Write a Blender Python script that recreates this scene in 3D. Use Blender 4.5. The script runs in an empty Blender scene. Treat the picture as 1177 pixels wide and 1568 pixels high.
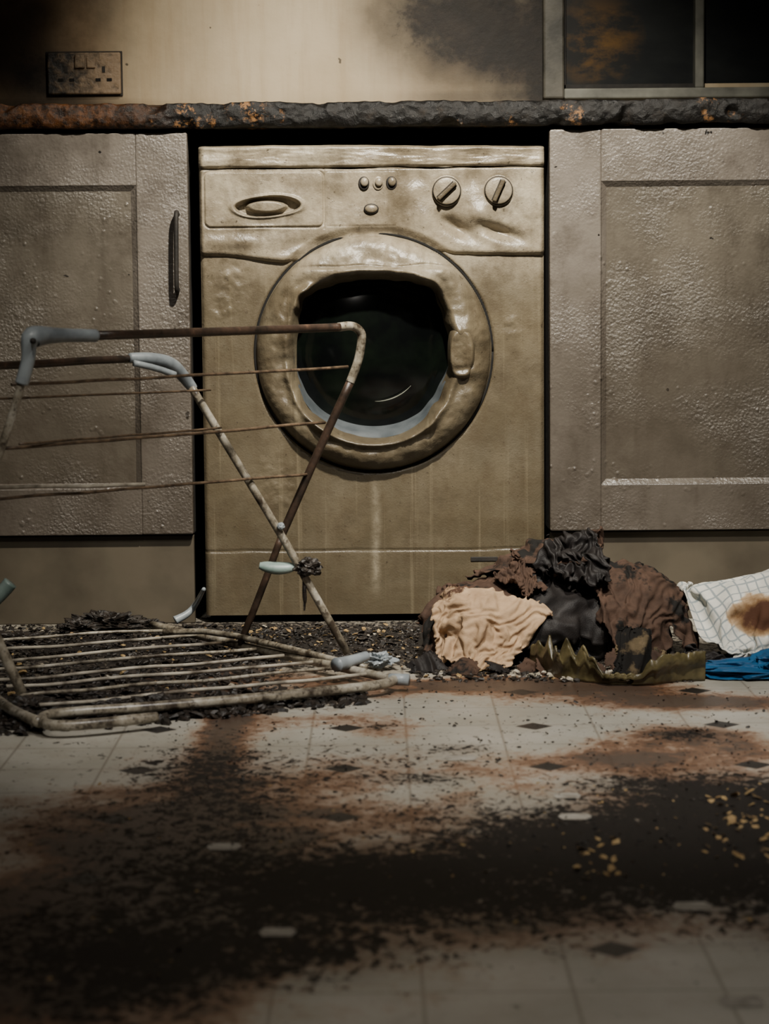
import bpy, bmesh, math, random, time
from mathutils import Vector, Matrix, noise, Euler
random.seed(7)
sc = bpy.context.scene
# ---------------------------------------------------------------- camera
CAM = Vector((0, -4.0, 0.586)); FPX = 3492.0
tilt = math.radians(5.58)
R = Matrix.Rotation(math.radians(-0.13), 3, 'Z') @ Matrix.Rotation(math.radians(90) - tilt, 3, 'X') @ Matrix.Rotation(math.radians(-0.5), 3, 'Z')
cd = bpy.data.cameras.new('camera'); cam = bpy.data.objects.new('camera', cd); sc.collection.objects.link(cam)
cam.matrix_world = Matrix.Translation(CAM) @ R.to_4x4()
cd.sensor_width = 36; cd.lens = FPX / 1568 * 36
cd.dof.use_dof = True; cd.dof.focus_distance = 3.9; cd.dof.aperture_fstop = 7.5
cd.clip_start = 0.05
sc.camera = cam

# pixel helpers: image pixel cast through the camera -> metres on a given vertical (Y) or horizontal (Z) plane
def unproj(px, py, Y=None, Z=None):
    d = R @ Vector(((px - 588.5) / FPX, (784 - py) / FPX, -1))
    t = (Y - CAM.y) / d.y if Y is not None else (Z - CAM.z) / d.z
    return CAM + d * t

# ---------------------------------------------------------------- node helpers
class M:
    def __init__(s, name):
        s.m = bpy.data.materials.new(name); s.m.use_nodes = True
        s.nt = s.m.node_tree; s.b = s.nt.nodes['Principled BSDF']
        s.tc = s.nt.nodes.new('ShaderNodeTexCoord')
        s.co = s.tc.outputs['Object']
    def link(s, a, sock):
        if isinstance(a, (int, float)): sock.default_value = a
        elif isinstance(a, (tuple, list)): sock.default_value = tuple(a) + ((1,) if len(a) == 3 and sock.type == 'RGBA' else ())
        else: s.nt.links.new(a, sock)
    def math(s, op, a, b=0.0, c=None, clamp=False):
        n = s.nt.nodes.new('ShaderNodeMath'); n.operation = op; n.use_clamp = clamp
        s.link(a, n.inputs[0]); s.link(b, n.inputs[1])
        if c is not None: s.link(c, n.inputs[2])
        return n.outputs[0]
    def add(s, a, b): return s.math('ADD', a, b)
    def mul(s, a, b): return s.math('MULTIPLY', a, b)
    def cen(s, a, k): return s.math('MULTIPLY', s.math('SUBTRACT', a, .5), k)
    def map(s, scale=(1, 1, 1), loc=(0, 0, 0), rot=(0, 0, 0)):
        n = s.nt.nodes.new('ShaderNodeMapping'); n.inputs['Scale'].default_value = scale
        n.inputs['Location'].default_value = loc; n.inputs['Rotation'].default_value = rot
        s.nt.links.new(s.co, n.inputs[0]); return n.outputs[0]
    def noise(s, scale, detail=4, rough=.55, vec=None, dist=0):
        n = s.nt.nodes.new('ShaderNodeTexNoise'); n.inputs['Scale'].default_value = scale
        n.inputs['Detail'].default_value = detail; n.inputs['Roughness'].default_value = rough
        n.inputs['Distortion'].default_value = dist
        s.nt.links.new(vec if vec is not None else s.co, n.inputs['Vector']); return n.outputs['Fac']
    def voro(s, scale, feature='F1', vec=None, rnd=1.0):
        n = s.nt.nodes.new('ShaderNodeTexVoronoi'); n.feature = feature; n.inputs['Scale'].default_value = scale
        n.inputs['Randomness'].default_value = rnd
        s.nt.links.new(vec if vec is not None else s.co, n.inputs['Vector']); return n.outputs['Distance']
    def ramp(s, fac, stops, interp='LINEAR'):
        n = s.nt.nodes.new('ShaderNodeValToRGB'); cr = n.color_ramp; cr.interpolation = interp
        while len(cr.elements) < len(stops): cr.elements.new(.5)
        for e, (p, c) in zip(cr.elements, stops):
            e.position = p; e.color = (c, c, c, 1) if isinstance(c, (int, float)) else (*c, 1)
        s.link(fac, n.inputs[0]); return n.outputs[0]
    def mix(s, fac, a, b, mode='MIX'):
        n = s.nt.nodes.new('ShaderNodeMix'); n.data_type = 'RGBA'; n.blend_type = mode
        s.link(fac, n.inputs[0]); s.link(a, n.inputs[6]); s.link(b, n.inputs[7]); return n.outputs[2]
    def attr(s, name):
        n = s.nt.nodes.new('ShaderNodeAttribute'); n.attribute_name = name; return n.outputs['Fac']
    def xyz(s):
        n = s.nt.nodes.new('ShaderNodeSeparateXYZ'); s.nt.links.new(s.co, n.inputs[0]); return n.outputs
    def bump(s, h, strength=.5, dist=.002, nrm=None):
        n = s.nt.nodes.new('ShaderNodeBump'); n.inputs['Strength'].default_value = strength
        n.inputs['Distance'].default_value = dist; s.link(h, n.inputs['Height'])
        if nrm is not None: s.nt.links.new(nrm, n.inputs['Normal'])
        return n.outputs[0]
    def out(s, col=None, rough=None, nrm=None, metal=None, spec=None, **kw):
        if col is not None: s.link(col, s.b.inputs['Base Color'])
        if rough is not None: s.link(rough, s.b.inputs['Roughness'])
        if nrm is not None: s.nt.links.new(nrm, s.b.inputs['Normal'])
        if metal is not None: s.link(metal, s.b.inputs['Metallic'])
        if spec is not None: s.link(spec, s.b.inputs['Specular IOR Level'])
        for k, v in kw.items(): s.link(v, s.b.inputs[k])
        return s.m

def simple(name, c1, c2, sc_=40, rough=.5, bs=.4, bd=.002, spec=.5, bscale=None):
    m = M(name); n = m.noise(sc_, 6)
    col = m.ramp(n, [(.35, c1), (.65, c2)])
    h = m.noise(bscale or sc_ * 3, 5)
    return m.out(col, rough, m.bump(h, bs, bd), spec=spec)

# ---------------------------------------------------------------- geometry helpers
def link(o, parent=None):
    sc.collection.objects.link(o)
    if parent is not None: o.parent = parent
    return o
def empty(name, loc=(0, 0, 0)):
    e = bpy.data.objects.new(name, None); e.empty_display_size = .05; sc.collection.objects.link(e); return e
def mesh(name, v, f, mat, parent=None, smooth=True, mats=None, midx=None):
    me = bpy.data.meshes.new(name); me.from_pydata([tuple(p) for p in v], [], f); me.update()
    for m in (mats or [mat]): me.materials.append(m)
    if midx: me.polygons.foreach_set('material_index', midx)
    if smooth: me.polygons.foreach_set('use_smooth', [True] * len(me.polygons))
    o = bpy.data.objects.new(name, me); return link(o, parent)
def box(name, x0, x1, y0, y1, z0, z1, mat, parent=None, bev=.002, seg=2):
    bm = bmesh.new(); bmesh.ops.create_cube(bm, size=1)
    for v in bm.verts:
        v.co = Vector(((x0 + x1) / 2 + v.co.x * (x1 - x0), (y0 + y1) / 2 + v.co.y * (y1 - y0), (z0 + z1) / 2 + v.co.z * (z1 - z0)))
    if bev: bmesh.ops.bevel(bm, geom=bm.edges[:], offset=bev, segments=seg, affect='EDGES', profile=.5)
    me = bpy.data.meshes.new(name); bm.to_mesh(me); bm.free(); me.materials.append(mat)
    return link(bpy.data.objects.new(name, me), parent)
def chaikin(pts, n=3):
    for _ in range(n):
        q = [pts[0]]
        for a, b in zip(pts, pts[1:]): q += [a * .75 + b * .25, a * .25 + b * .75]
        q.append(pts[-1]); pts = q
    return pts
def tube(name, pts, r, mat, parent=None, rnd=3, seg=12, wob=0.0, flat=1.0, rfun=None):
    pts = [Vector(p) for p in pts]
    if rnd: pts = chaikin(pts, rnd)
    if wob:
        res = []
        for a, b in zip(pts, pts[1:]):
            k = max(1, int((b - a).length / .03))
            res += [a.lerp(b, i / k) for i in range(k)]
        res.append(pts[-1]); pts = [p + noise.noise_vector(p * 9) * wob for p in res]
    v = []; f = []
    up = Vector((.13, -.3, 1)).normalized(); n = len(pts)
    for i, p in enumerate(pts):
        t = (pts[min(i + 1, n - 1)] - pts[max(i - 1, 0)]).normalized()
        if abs(t.dot(up)) > .97: up = Vector((1, .2, 0)).normalized()
        a = (up - t * up.dot(t)).normalized(); b = t.cross(a)
        up = a
        rr = r * (rfun(i / (n - 1)) if rfun else 1)
        for k in range(seg):
            an = 2 * math.pi * k / seg
            v.append(p + a * math.cos(an) * rr * flat + b * math.sin(an) * rr)
    for i in range(n - 1):
        for k in range(seg):
            f.append((i * seg + k, i * seg + (k + 1) % seg, (i + 1) * seg + (k + 1) % seg, (i + 1) * seg + k))
    f.append(tuple(range(seg))[::-1]); f.append(tuple((n - 1) * seg + k for k in range(seg)))
    return mesh(name, v, f, mat, parent)
def grid(xs, zs, fn, keep=None):
    v = [fn(x, z) for z in zs for x in xs]; f = []; nx = len(xs)
    for j in range(len(zs) - 1):
        for i in range(nx - 1):
            if keep and not keep((xs[i] + xs[i + 1]) / 2, (zs[j] + zs[j + 1]) / 2): continue
            f.append((j * nx + i, j * nx + i + 1, (j + 1) * nx + i + 1, (j + 1) * nx + i))
    return v, f
def lin(a, b, n): return [a + (b - a) * i / (n - 1) for i in range(n)]
def sst(a, b, x):
    t = max(0, min(1, (x - a) / (b - a))); return t * t * (3 - 2 * t)
def blob(p, blobs):
    s = 0
    for (cx, cy, rx, ry, a) in blobs:
        d = ((p[0] - cx) / rx) ** 2 + ((p[1] - cy) / ry) ** 2
        if d < 9: s += a * math.exp(-d)
    return s

# ---------------------------------------------------------------- materials
CXM = unproj(572, 540, Y=0).x
m = M('scorched_white_enamel')
st = m.noise(1, 5, .6, m.map((26, 10, 3.5)), .4)
bl = m.noise(9, 6, .6)
sp = m.noise(120, 4, .7)
c = m.ramp(bl, [(.3, (.23, .19, .13)), (.5, (.37, .315, .225)), (.7, (.52, .46, .34))])
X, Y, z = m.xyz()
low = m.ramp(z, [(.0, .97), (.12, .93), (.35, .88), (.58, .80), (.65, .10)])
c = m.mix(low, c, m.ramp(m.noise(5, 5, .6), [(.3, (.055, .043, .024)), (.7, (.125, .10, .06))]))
c = m.mix(m.ramp(st, [(.5, 0.0), (.78, .5)]), c, (.08, .06, .034))
grime = m.noise(22, 7, .7); g2 = m.noise(6, 7, .72)
c = m.mix(m.ramp(grime, [(.46, 0.0), (.66, .55)]), c, (.08, .058, .033))
c = m.mix(m.ramp(g2, [(.50, 0.0), (.66, .6)]), c, (.055, .04, .023))
c = m.mix(m.ramp(sp, [(.62, 0.0), (.70, .75)]), c, (.035, .024, .015))
streak = m.noise(1, 4, .6, m.map((60, 5, 1.2), (3, 0, 1)))
c = m.mix(m.mul(m.ramp(streak, [(.58, 0.0), (.74, .45)]), m.ramp(z, [(.55, 1.0), (.66, 0.0)])), c, (.29, .245, .16))
ax = m.math('ABSOLUTE', m.add(m.math('SUBTRACT', X, CXM), m.cen(m.noise(8, 3), .02)))
run = m.mul(m.ramp(ax, [(.001, 1.0), (.010, 0.0)]), m.ramp(z, [(.04, 0.0), (.09, .7), (.23, .4), (.27, 0.0)]))
c = m.mix(m.mul(run, m.ramp(m.noise(60, 5, .7), [(.35, .2), (.6, 1.0)])), c, (.34, .30, .22))
h = m.add(m.noise(300, 3), m.mul(m.noise(30, 4), 2.5))
h = m.add(h, m.mul(grime, 1.5))
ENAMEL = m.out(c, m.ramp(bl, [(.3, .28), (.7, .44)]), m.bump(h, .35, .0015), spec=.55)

def blister(name, c1, c2, big=1.0):
    m = M(name)
    a = m.noise(4, 4)
    col = m.ramp(a, [(.3, c1), (.7, c2)])
    v = m.voro(210, 'SMOOTH_F1'); n1 = m.noise(320, 5, .65); n2 = m.noise(70, 4, .6)
    msk = m.ramp(m.noise(5, 3), [(.42, .15), (.62, 1.0)])
    v2 = m.ramp(m.voro(70, 'SMOOTH_F1'), [(.0, 1.0), (.30, 0.0)])
    h = m.add(m.mul(m.math('SUBTRACT', 1.0, v), 1.0), n1)
    h = m.mul(h, msk)
    h = m.add(h, m.mul(v2, m.ramp(m.noise(14, 2), [(.52, 0.0), (.64, .9)])))
    h = m.add(h, m.mul(n2, .4))
    sp = m.ramp(m.noise(38, 2, .5), [(.745, 0.0), (.76, 1.0)])
    col = m.mix(m.ramp(m.noise(11, 6, .7), [(.48, 0.0), (.7, .6)]), col, (.04, .030, .021))
    col = m.mix(m.ramp(m.noise(1, 5, .65, m.map((18, 18, 3))), [(.52, 0.0), (.72, .45)]), col, (.04, .03, .02))
    col = m.mix(sp, col, (.012, .01, .008))
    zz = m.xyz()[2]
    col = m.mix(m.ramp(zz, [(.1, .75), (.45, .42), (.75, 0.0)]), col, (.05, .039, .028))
    return m.out(col, .30, m.bump(h, .6 * big, .0026), spec=.7)
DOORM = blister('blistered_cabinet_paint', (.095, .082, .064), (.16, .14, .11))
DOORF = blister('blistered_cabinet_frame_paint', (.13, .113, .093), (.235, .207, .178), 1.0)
PLINTH = simple('smoky_plinth', (.060, .049, .034), (.105, .088, .062), 6, .45, .1, bscale=60)
BLACK = simple('soot_black', (.006, .005, .004), (.02, .016, .012), 30, .7, .4)
GAP = simple('painted_dark_void', (.003, .003, .003), (.006, .005, .004), 30, .9, .1)  # near-black standing in for shade in pin holes and door groove
m = M('charred_worktop')
n = m.noise(40, 8, .7); n2 = m.noise(12, 5, .6); f = m.noise(90, 5, .7)
c = m.ramp(n, [(.35, (.003, .003, .003)), (.58, (.007, .006, .005)), (.72, (.024, .018, .013))])
c = m.mix(m.mul(m.ramp(n2, [(.58, 0.0), (.64, 1.0)]), m.ramp(f, [(.5, 0.0), (.58, 1.0)])), c, (.24, .12, .045))
c = m.mix(m.ramp(m.noise(120, 4, .6), [(.70, 0.0), (.74, .4)]), c, (.30, .26, .20))
x = m.xyz()[0]
c = m.mix(m.mul(m.ramp(m.mul(x, -1.0), [(.34, 0.0), (.5, .9)]), m.ramp(f, [(.40, 0.1), (.62, 1.0)])), c, (.12, .046, .014))
CHAR = m.out(c, m.ramp(n, [(.3, .22), (.7, .6)]), m.bump(m.add(m.noise(80, 8, .7), m.mul(m.voro(70), .8)), .8, .004), spec=.35)
CHIP = simple('char_flakes', (.006, .005, .004), (.03, .022, .016), 90, .5, .6)
FLAKE = simple('scorched_flakes', (.22, .13, .05), (.38, .27, .12), 90, .7, .3)
ASH = simple('pale_ash', (.28, .24, .17), (.46, .42, .34), 90, .8, .5)

# ================================================================ ROOM
YW = .57
# floor -----------------------------------------------------------
def fb(px, py, rx, ry, a):
    c = unproj(px, py, Z=0); rxm = (unproj(px + rx, py, Z=0) - c).length
    rym = abs((unproj(px, py + ry, Z=0).y - unproj(px, py - ry, Z=0).y)) / 2
    return (c.x, c.y, rxm, rym, a)
soot = [fb(300, 985, 420, 40, 1.1), fb(60, 1062, 330, 36, .8), fb(500, 1070, 90, 10, .2), fb(850, 985, 260, 36, .9),
        fb(1140, 1235, 180, 50, 1.3), fb(900, 1290, 200, 46, 1.0), fb(1100, 1340, 220, 48, .85), fb(620, 1340, 220, 50, .80), fb(430, 1375, 180, 70, .48),
        fb(300, 1180, 90, 45, .46), fb(370, 1240, 110, 55, .40), fb(120, 1250, 180, 50, .30), fb(230, 1330, 180, 60, .38), fb(60, 1440, 190, 80, .55), fb(240, 1480, 150, 65, .6), fb(950, 1200, 100, 18, .3),
        fb(540, 1165, 260, 38, .34), fb(640, 1192, 80, 8, .35), fb(1060, 1125, 60, 10, .6), fb(710, 1147, 40, 6, .4), fb(580, 1112, 26, 5, .5), fb(800, 1390, 260, 36, .55),
        fb(1160, 1410, 60, 40, .35), fb(700, 1450, 400, 30, .25), fb(450, 1470, 160, 45, .38), fb(700, 1240, 220, 40, .28), fb(900, 1110, 250, 30, .14), fb(120, 1560, 200, 60, .3), fb(130, 1160, 160, 30, .12)]
rust = [fb(800, 1050, 260, 16, 1.3), fb(1050, 1075, 220, 15, 1.25), fb(1060, 1128, 140, 18, 1.05), fb(340, 1120, 50, 55, 1.05), fb(300, 1040, 300, 40, .8),
        fb(480, 1100, 130, 24, .4), fb(950, 1165, 280, 22, .65), fb(1120, 1240, 260, 100, .7), fb(600, 1330, 420, 120, .7), fb(150, 1340, 300, 150, .8),
        fb(100, 1500, 350, 120, 1.0), fb(500, 1190, 300, 50, .38), fb(900, 1420, 400, 40, .5), fb(600, 1115, 80, 20, .6), fb(300, 1240, 220, 60, .45)]
xs = [-2.0, -1.6, -1.2] + lin(-1.0, 1.0, 134) + [1.2, 1.6, 2.0]
ys = [-5.2, -4.6, -4.1, -3.6, -3.0, -2.7] + lin(-2.6, .1, 181) + [.3, YW]
v, f = grid(xs, ys, lambda x, y: (x, y, 0))
m = M('stained_floor_vinyl')
X, Y, Z = m.xyz()
sA = m.attr('soot'); rA = m.attr('rust')
base = m.ramp(m.noise(7, 5, .6), [(.3, (.34, .325, .27)), (.7, (.53, .51, .445))])
base = m.mix(m.ramp(m.noise(28, 7, .7), [(.45, 0.0), (.7, .45)]), base, (.22, .18, .125))
fx = m.math('ABSOLUTE', m.cen(m.math('FRACT', m.math('DIVIDE', m.add(X, 10.047 + .063), .126)), 1.0))
fy = m.math('ABSOLUTE', m.cen(m.math('FRACT', m.math('DIVIDE', m.add(Y, 10.98 + .065), .13)), 1.0))
lines = m.ramp(m.math('MINIMUM', fx, fy), [(.008, 1.0), (.018, 0.0)])
base = m.mix(m.mul(lines, .5), base, (.13, .10, .07))
gx = m.mul(m.math('ABSOLUTE', m.cen(m.math('FRACT', m.math('DIVIDE', m.add(X, 10.08 + .047 + .126), .252)), 1.0)), .252)
gy = m.mul(m.math('ABSOLUTE', m.cen(m.math('FRACT', m.math('DIVIDE', m.add(Y, 10.4 + .98 + .13), .26)), 1.0)), .26)
dia = m.ramp(m.add(gx, gy), [(.0235, 1.0), (.0252, 0.0)])
n1 = m.noise(75, 8, .75, m.map((1, .7, 1)), .8); n2 = m.noise(9, 6, .62); n3 = m.noise(150, 5, .7); n4 = m.noise(22, 5, .6)
rm = m.add(rA, m.cen(n2, 1.6))
rm = m.add(rm, m.cen(n1, 1.2))
rcol = m.ramp(rm, [(.32, (.38, .27, .17)), (.6, (.27, .125, .052)), (.9, (.11, .045, .018)), (1.0, (.05, .023, .012))])
c = m.mix(m.ramp(rm, [(.36, 0.0), (.8, .92)]), base, rcol)
c = m.mix(dia, c, (.012, .011, .011))
sm = m.add(sA, m.cen(n1, 3.2))
sm = m.add(sm, m.cen(n3, 1.0))
sm = m.add(sm, m.cen(n4, .9))
sf = m.ramp(sm, [(.50, 0.0), (.56, 1.0)])
scol = m.ramp(n3, [(.35, (.004, .0035, .003)), (.65, (.014, .010, .0075))])
c = m.mix(m.ramp(sA, [(.1, 0.0), (.7, .75)]), c, (.16, .10, .06), 'MULTIPLY')
c = m.mix(sf, c, scol)
rg = m.ramp(sf, [(0.0, .36), (1.0, .65)])
FLOORM = m.out(c, rg, m.bump(m.add(m.mul(sf, .6), m.mul(n3, .6)), .5, .002), spec=.35)
lozm = simple('pale_inlay', (.22, .20, .165), (.40, .375, .325), 50, .5, .1)
nb = len(f)
for (px, py, w) in [(705, 1160, 26), (868, 1218, 22), (880, 1250, 26), (343, 1296, 27), (425, 1427, 29), (1060, 1387, 30), (1135, 1533, 36)]:
    c0 = unproj(px, py, Z=.0006); hw = (unproj(px + w, py, Z=0) - unproj(px, py, Z=0)).length; k = len(v)
    for (a, b) in [(-1, 0), (-.75, -.8), (.75, -.8), (1, 0), (.75, .8), (-.75, .8)]:
        v.append((c0.x + a * hw, c0.y + b * hw, .0006))
    f.append(tuple(range(k, k + 6)))
floor = mesh('floor', v, f, None, mats=[FLOORM, lozm], midx=[0] * nb + [1] * (len(f) - nb), smooth=False)
for nm, bl_ in (('soot', soot), ('rust', rust)):
    at = floor.data.attributes.new(nm, 'FLOAT', 'POINT')
    at.data.foreach_set('value', [min(1.4, blob(p, bl_)) for p in v])

# back wall -------------------------------------------------------
def wb(px, py, rx, ry, a):
    c = unproj(px, py, Y=YW); s = 4.57 / FPX
    return (c.x, c.z, rx * s, ry * s, a)
wsoot = [wb(690, 50, 100, 65, .75), wb(790, 85, 60, 60, .7), wb(650, 0, 90, 45, .4), wb(755, 20, 75, 60, .35), wb(45, 110, 45, 45, .55), wb(100, 125, 50, 26, .5), wb(-60, 60, 50, 90, .4),
         wb(838, 60, 24, 200, .7), wb(50, 165, 150, 10, .4), wb(60, 20, 30, 30, .3), wb(740, 150, 120, 10, .25), wb(30, 50, 40, 40, .25)]
wbr = [wb(90, 60, 120, 260, 1.0), wb(-200, 60, 260, 400, 1.0), wb(560, -60, 50, 90, .3), wb(300, 60, 60, 200, .3), wb(420, 170, 300, 22, .3), wb(700, 90, 160, 110, .7)]
win_l = unproj(833, 80, Y=YW).x; win_b = unproj(1000, 152, Y=YW).z
win_r = win_l + 1.0; win_t = win_b + .95
xs = sorted([-2.0, -1.6, -1.2] + lin(-.95, .95, 160) + [win_l + .03, win_r - .03, 2.0])
zs = sorted([0, .4, .8] + lin(.86, 1.3, 50) + [win_b + .03, win_t - .03, 2.4])
v, f = grid(xs, zs, lambda x, z: (x, YW, z), keep=lambda x, z: not (win_l + .03 < x < win_r - .03 and win_b + .03 < z < win_t - .03))
m = M('smoke_stained_plaster')
sA = m.attr('soot'); bA = m.attr('brown')
n1 = m.noise(8, 6, .6); n2 = m.noise(75, 6, .7); dr = m.noise(1, 5, .6, m.map((45, 1, 4)))
c = m.ramp(m.noise(5, 4), [(.3, (.54, .44, .29)), (.7, (.68, .58, .41))])
c = m.mix(m.ramp(dr, [(.45, 0.0), (.7, .3)]), c, (.36, .24, .125))
c = m.mix(m.math('MULTIPLY', bA, .9, clamp=True), c, m.ramp(m.noise(16, 6, .65), [(.3, (.11, .075, .042)), (.7, (.28, .20, .12))]))
sm = m.mul(sA, m.ramp(n1, [(.30, .4), (.65, 1.0)]))
sm = m.mul(sm, 1.8)
sootc = m.ramp(m.noise(24, 6, .65), [(.35, (.008, .0065, .0055)), (.7, (.040, .029, .020))])
c = m.mix(m.ramp(sm, [(.03, 0.0), (.36, .65), (.85, .98)]), c, sootc)
sp = m.add(m.cen(n2, 2.0), sA)
c = m.mix(m.ramp(sp, [(.60, 0.0), (.9, .6)]), c, (.010, .008, .007))
spk_ = m.noise(45, 2, .5)
c = m.mix(m.ramp(spk_, [(.76, 0.0), (.78, .8)]), c, (.02, .015, .010))
WALLM = m.out(c, .55, m.bump(m.add(n2, m.noise(30, 4)), .25, .002), spec=.3)
wall = mesh('wall_back', v, f, WALLM, smooth=False)
for nm, bl_ in (('soot', wsoot), ('brown', wbr)):
    at = wall.data.attributes.new(nm, 'FLOAT', 'POINT')
    at.data.foreach_set('value', [min(1.3, blob((p[0], p[2]), bl_)) for p in v])
SIDE = simple('smoky_plaster', (.10, .075, .05), (.16, .12, .085), 5, .7, .1)
box('wall_left', -2.1, -2.0, -5.2, YW, 0, 2.4, SIDE, bev=0)
box('wall_right', 2.0, 2.1, -5.2, YW, 0, 2.4, SIDE, bev=0)
box('ceiling', -2.0, 2.0, -5.2, YW, 2.4, 2.45, SIDE, bev=0)

# window ----------------------------------------------------------
win = empty('window_1')
FRM = simple('sooty_window_frame', (.035, .033, .025), (.13, .12, .095), 14, .5, .3)
FRL = simple('window_glazing_bar_paint', (.12, .12, .10), (.28, .28, .235), 12, .5, .2)
m = M('sooted_glass_painted_reflection')
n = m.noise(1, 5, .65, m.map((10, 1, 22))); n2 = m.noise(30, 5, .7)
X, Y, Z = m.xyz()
gx = unproj(915, 60, Y=YW)
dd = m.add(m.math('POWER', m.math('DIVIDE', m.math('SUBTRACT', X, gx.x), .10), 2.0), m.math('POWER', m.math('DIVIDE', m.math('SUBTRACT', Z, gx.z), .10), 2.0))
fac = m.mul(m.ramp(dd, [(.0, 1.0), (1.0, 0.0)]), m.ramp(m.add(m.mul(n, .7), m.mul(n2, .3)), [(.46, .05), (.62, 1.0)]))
c = m.mix(fac, m.ramp(n, [(.4, (.006, .008, .009)), (.7, (.014, .017, .017))]), (.15, .075, .015))  # orange reflection painted into the pane colour as noisy streaks
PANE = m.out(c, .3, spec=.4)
fw = .037
box('frame_left', win_l - .004, win_l + fw, YW - .035, YW + .05, win_b, win_t, FRM, win, .004)
box('frame_right', win_r - fw, win_r, YW - .035, YW + .05, win_b, win_t, FRM, win, .004)
box('frame_bottom', win_l + fw, win_r - fw, YW - .03, YW + .05, win_b, win_b + .02, FRL, win, .003)
box('frame_top', win_l + fw, win_r - fw, YW - .03, YW + .05, win_t - fw, win_t, FRM, win, .003)
mx = unproj(1069, 60, Y=YW).x
box('glazing_bar', mx - .009, mx + .009, YW - .02, YW + .03, win_b + .02, win_t - fw, FRL, win, .003)
box('sash_left', win_l + fw, win_l + fw + .006, YW - .005, YW + .02, win_b + .02, win_t - fw, BLACK, win, .001)
box('sash_bottom', win_l + fw, mx, YW - .005, YW + .02, win_b + .02, win_b + .03, BLACK, win, .001)
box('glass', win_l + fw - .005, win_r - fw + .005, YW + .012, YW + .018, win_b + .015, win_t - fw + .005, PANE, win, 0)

# ================================================================ SOCKET
sk = empty('wall_socket')
a = unproj(73, 145, Y=YW - .01); b = unproj(184, 80, Y=YW - .01)
m = M('sooted_socket_plastic')
n = m.noise(50, 7, .7); X = m.xyz()[0]
g = m.add(m.mul(m.math('SUBTRACT', X, a.x), 6.5), m.cen(n, 2.4))
c = m.ramp(g, [(.05, (.012, .010, .008)), (.35, (.09, .062, .036)), (.8, (.27, .19, .115))])
SOCK = m.out(c, .45, m.bump(n, .7, .004))
box('faceplate', a.x, b.x, YW - .012, YW - .0005, a.z, b.z, SOCK, sk, .003)
w = b.x - a.x; hgt = b.z - a.z
for k, fx_ in enumerate((.26, .77)):
    cx = a.x + w * fx_; cz = a.z + hgt * .42
    for q, (ox, oz, sw, sh) in enumerate([(0, .014, .003, .006), (-.011, -.006, .005, .0028), (.011, -.006, .005, .0028)]):
        box('pin_hole_%d_%d' % (k, q), cx + ox - sw, cx + ox + sw, YW - .0135, YW - .011, cz + oz - sh, cz + oz + sh, GAP if q else BLACK, sk, 0)
box('rocker_switch', a.x + w * .38, a.x + w * .52, YW - .018, YW - .01, a.z + hgt * .62, a.z + hgt * .95, SOCK, sk, .002)
box('rocker_switch_right', a.x + w * .54, a.x + w * .66, YW - .016, YW - .01, a.z + hgt * .62, a.z + hgt * .9, SOCK, sk, .002)
box('charred_surround', a.x - .003, b.x + .003, YW - .004, YW - .0002, a.z - .003, b.z + .003, BLACK, sk, .001)

# ================================================================ COUNTERTOP
prof = [(.568, .865), (.3, .865), (0.0, .865)] + [(-.022 - .008 * math.sin(t), .8865 - .0215 * math.cos(t)) for t in lin(0, math.pi, 17)] + [(-.01, .908)] + [(y, .908) for y in lin(.02, .568, 22)]
v = []; f = []; xs = lin(-1.55, 1.9, 1100); n = len(prof)
for i, x in enumerate(xs):
    for (y, zc) in prof:
        p = Vector((x, y, zc)); am = sst(.5, .0, y)
        q = noise.fractal(p * 22, .9, 2, 4) * .0035 + noise.noise(p * 70) * .0016
        crater = max(0, noise.noise(Vector((x * 22, zc * 26, 3))) - .30) * .035
        d = Vector((0, -1 if y < 0 else 0, (zc - .886) * 25)) * (q - (crater if y < 0 else 0)) * am
        d.z -= noise.noise(Vector((x * 6, 1, 2))) * .003 * am
        if zc > .9: d.z = min(max(d.z, -.005), .004)
        elif zc < .872: d.z = max(min(d.z, .004), -.004)
        v.append(p + d)
for i in range(len(xs) - 1):
    for k in range(n):
        f.append((i * n + k, (i + 1) * n + k, (i + 1) * n + (k + 1) % n, i * n + (k + 1) % n))
f.append(tuple(range(n))); f.append(tuple((len(xs) - 1) * n + k for k in range(n))[::-1])
mesh('countertop', v, f, CHAR)

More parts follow.
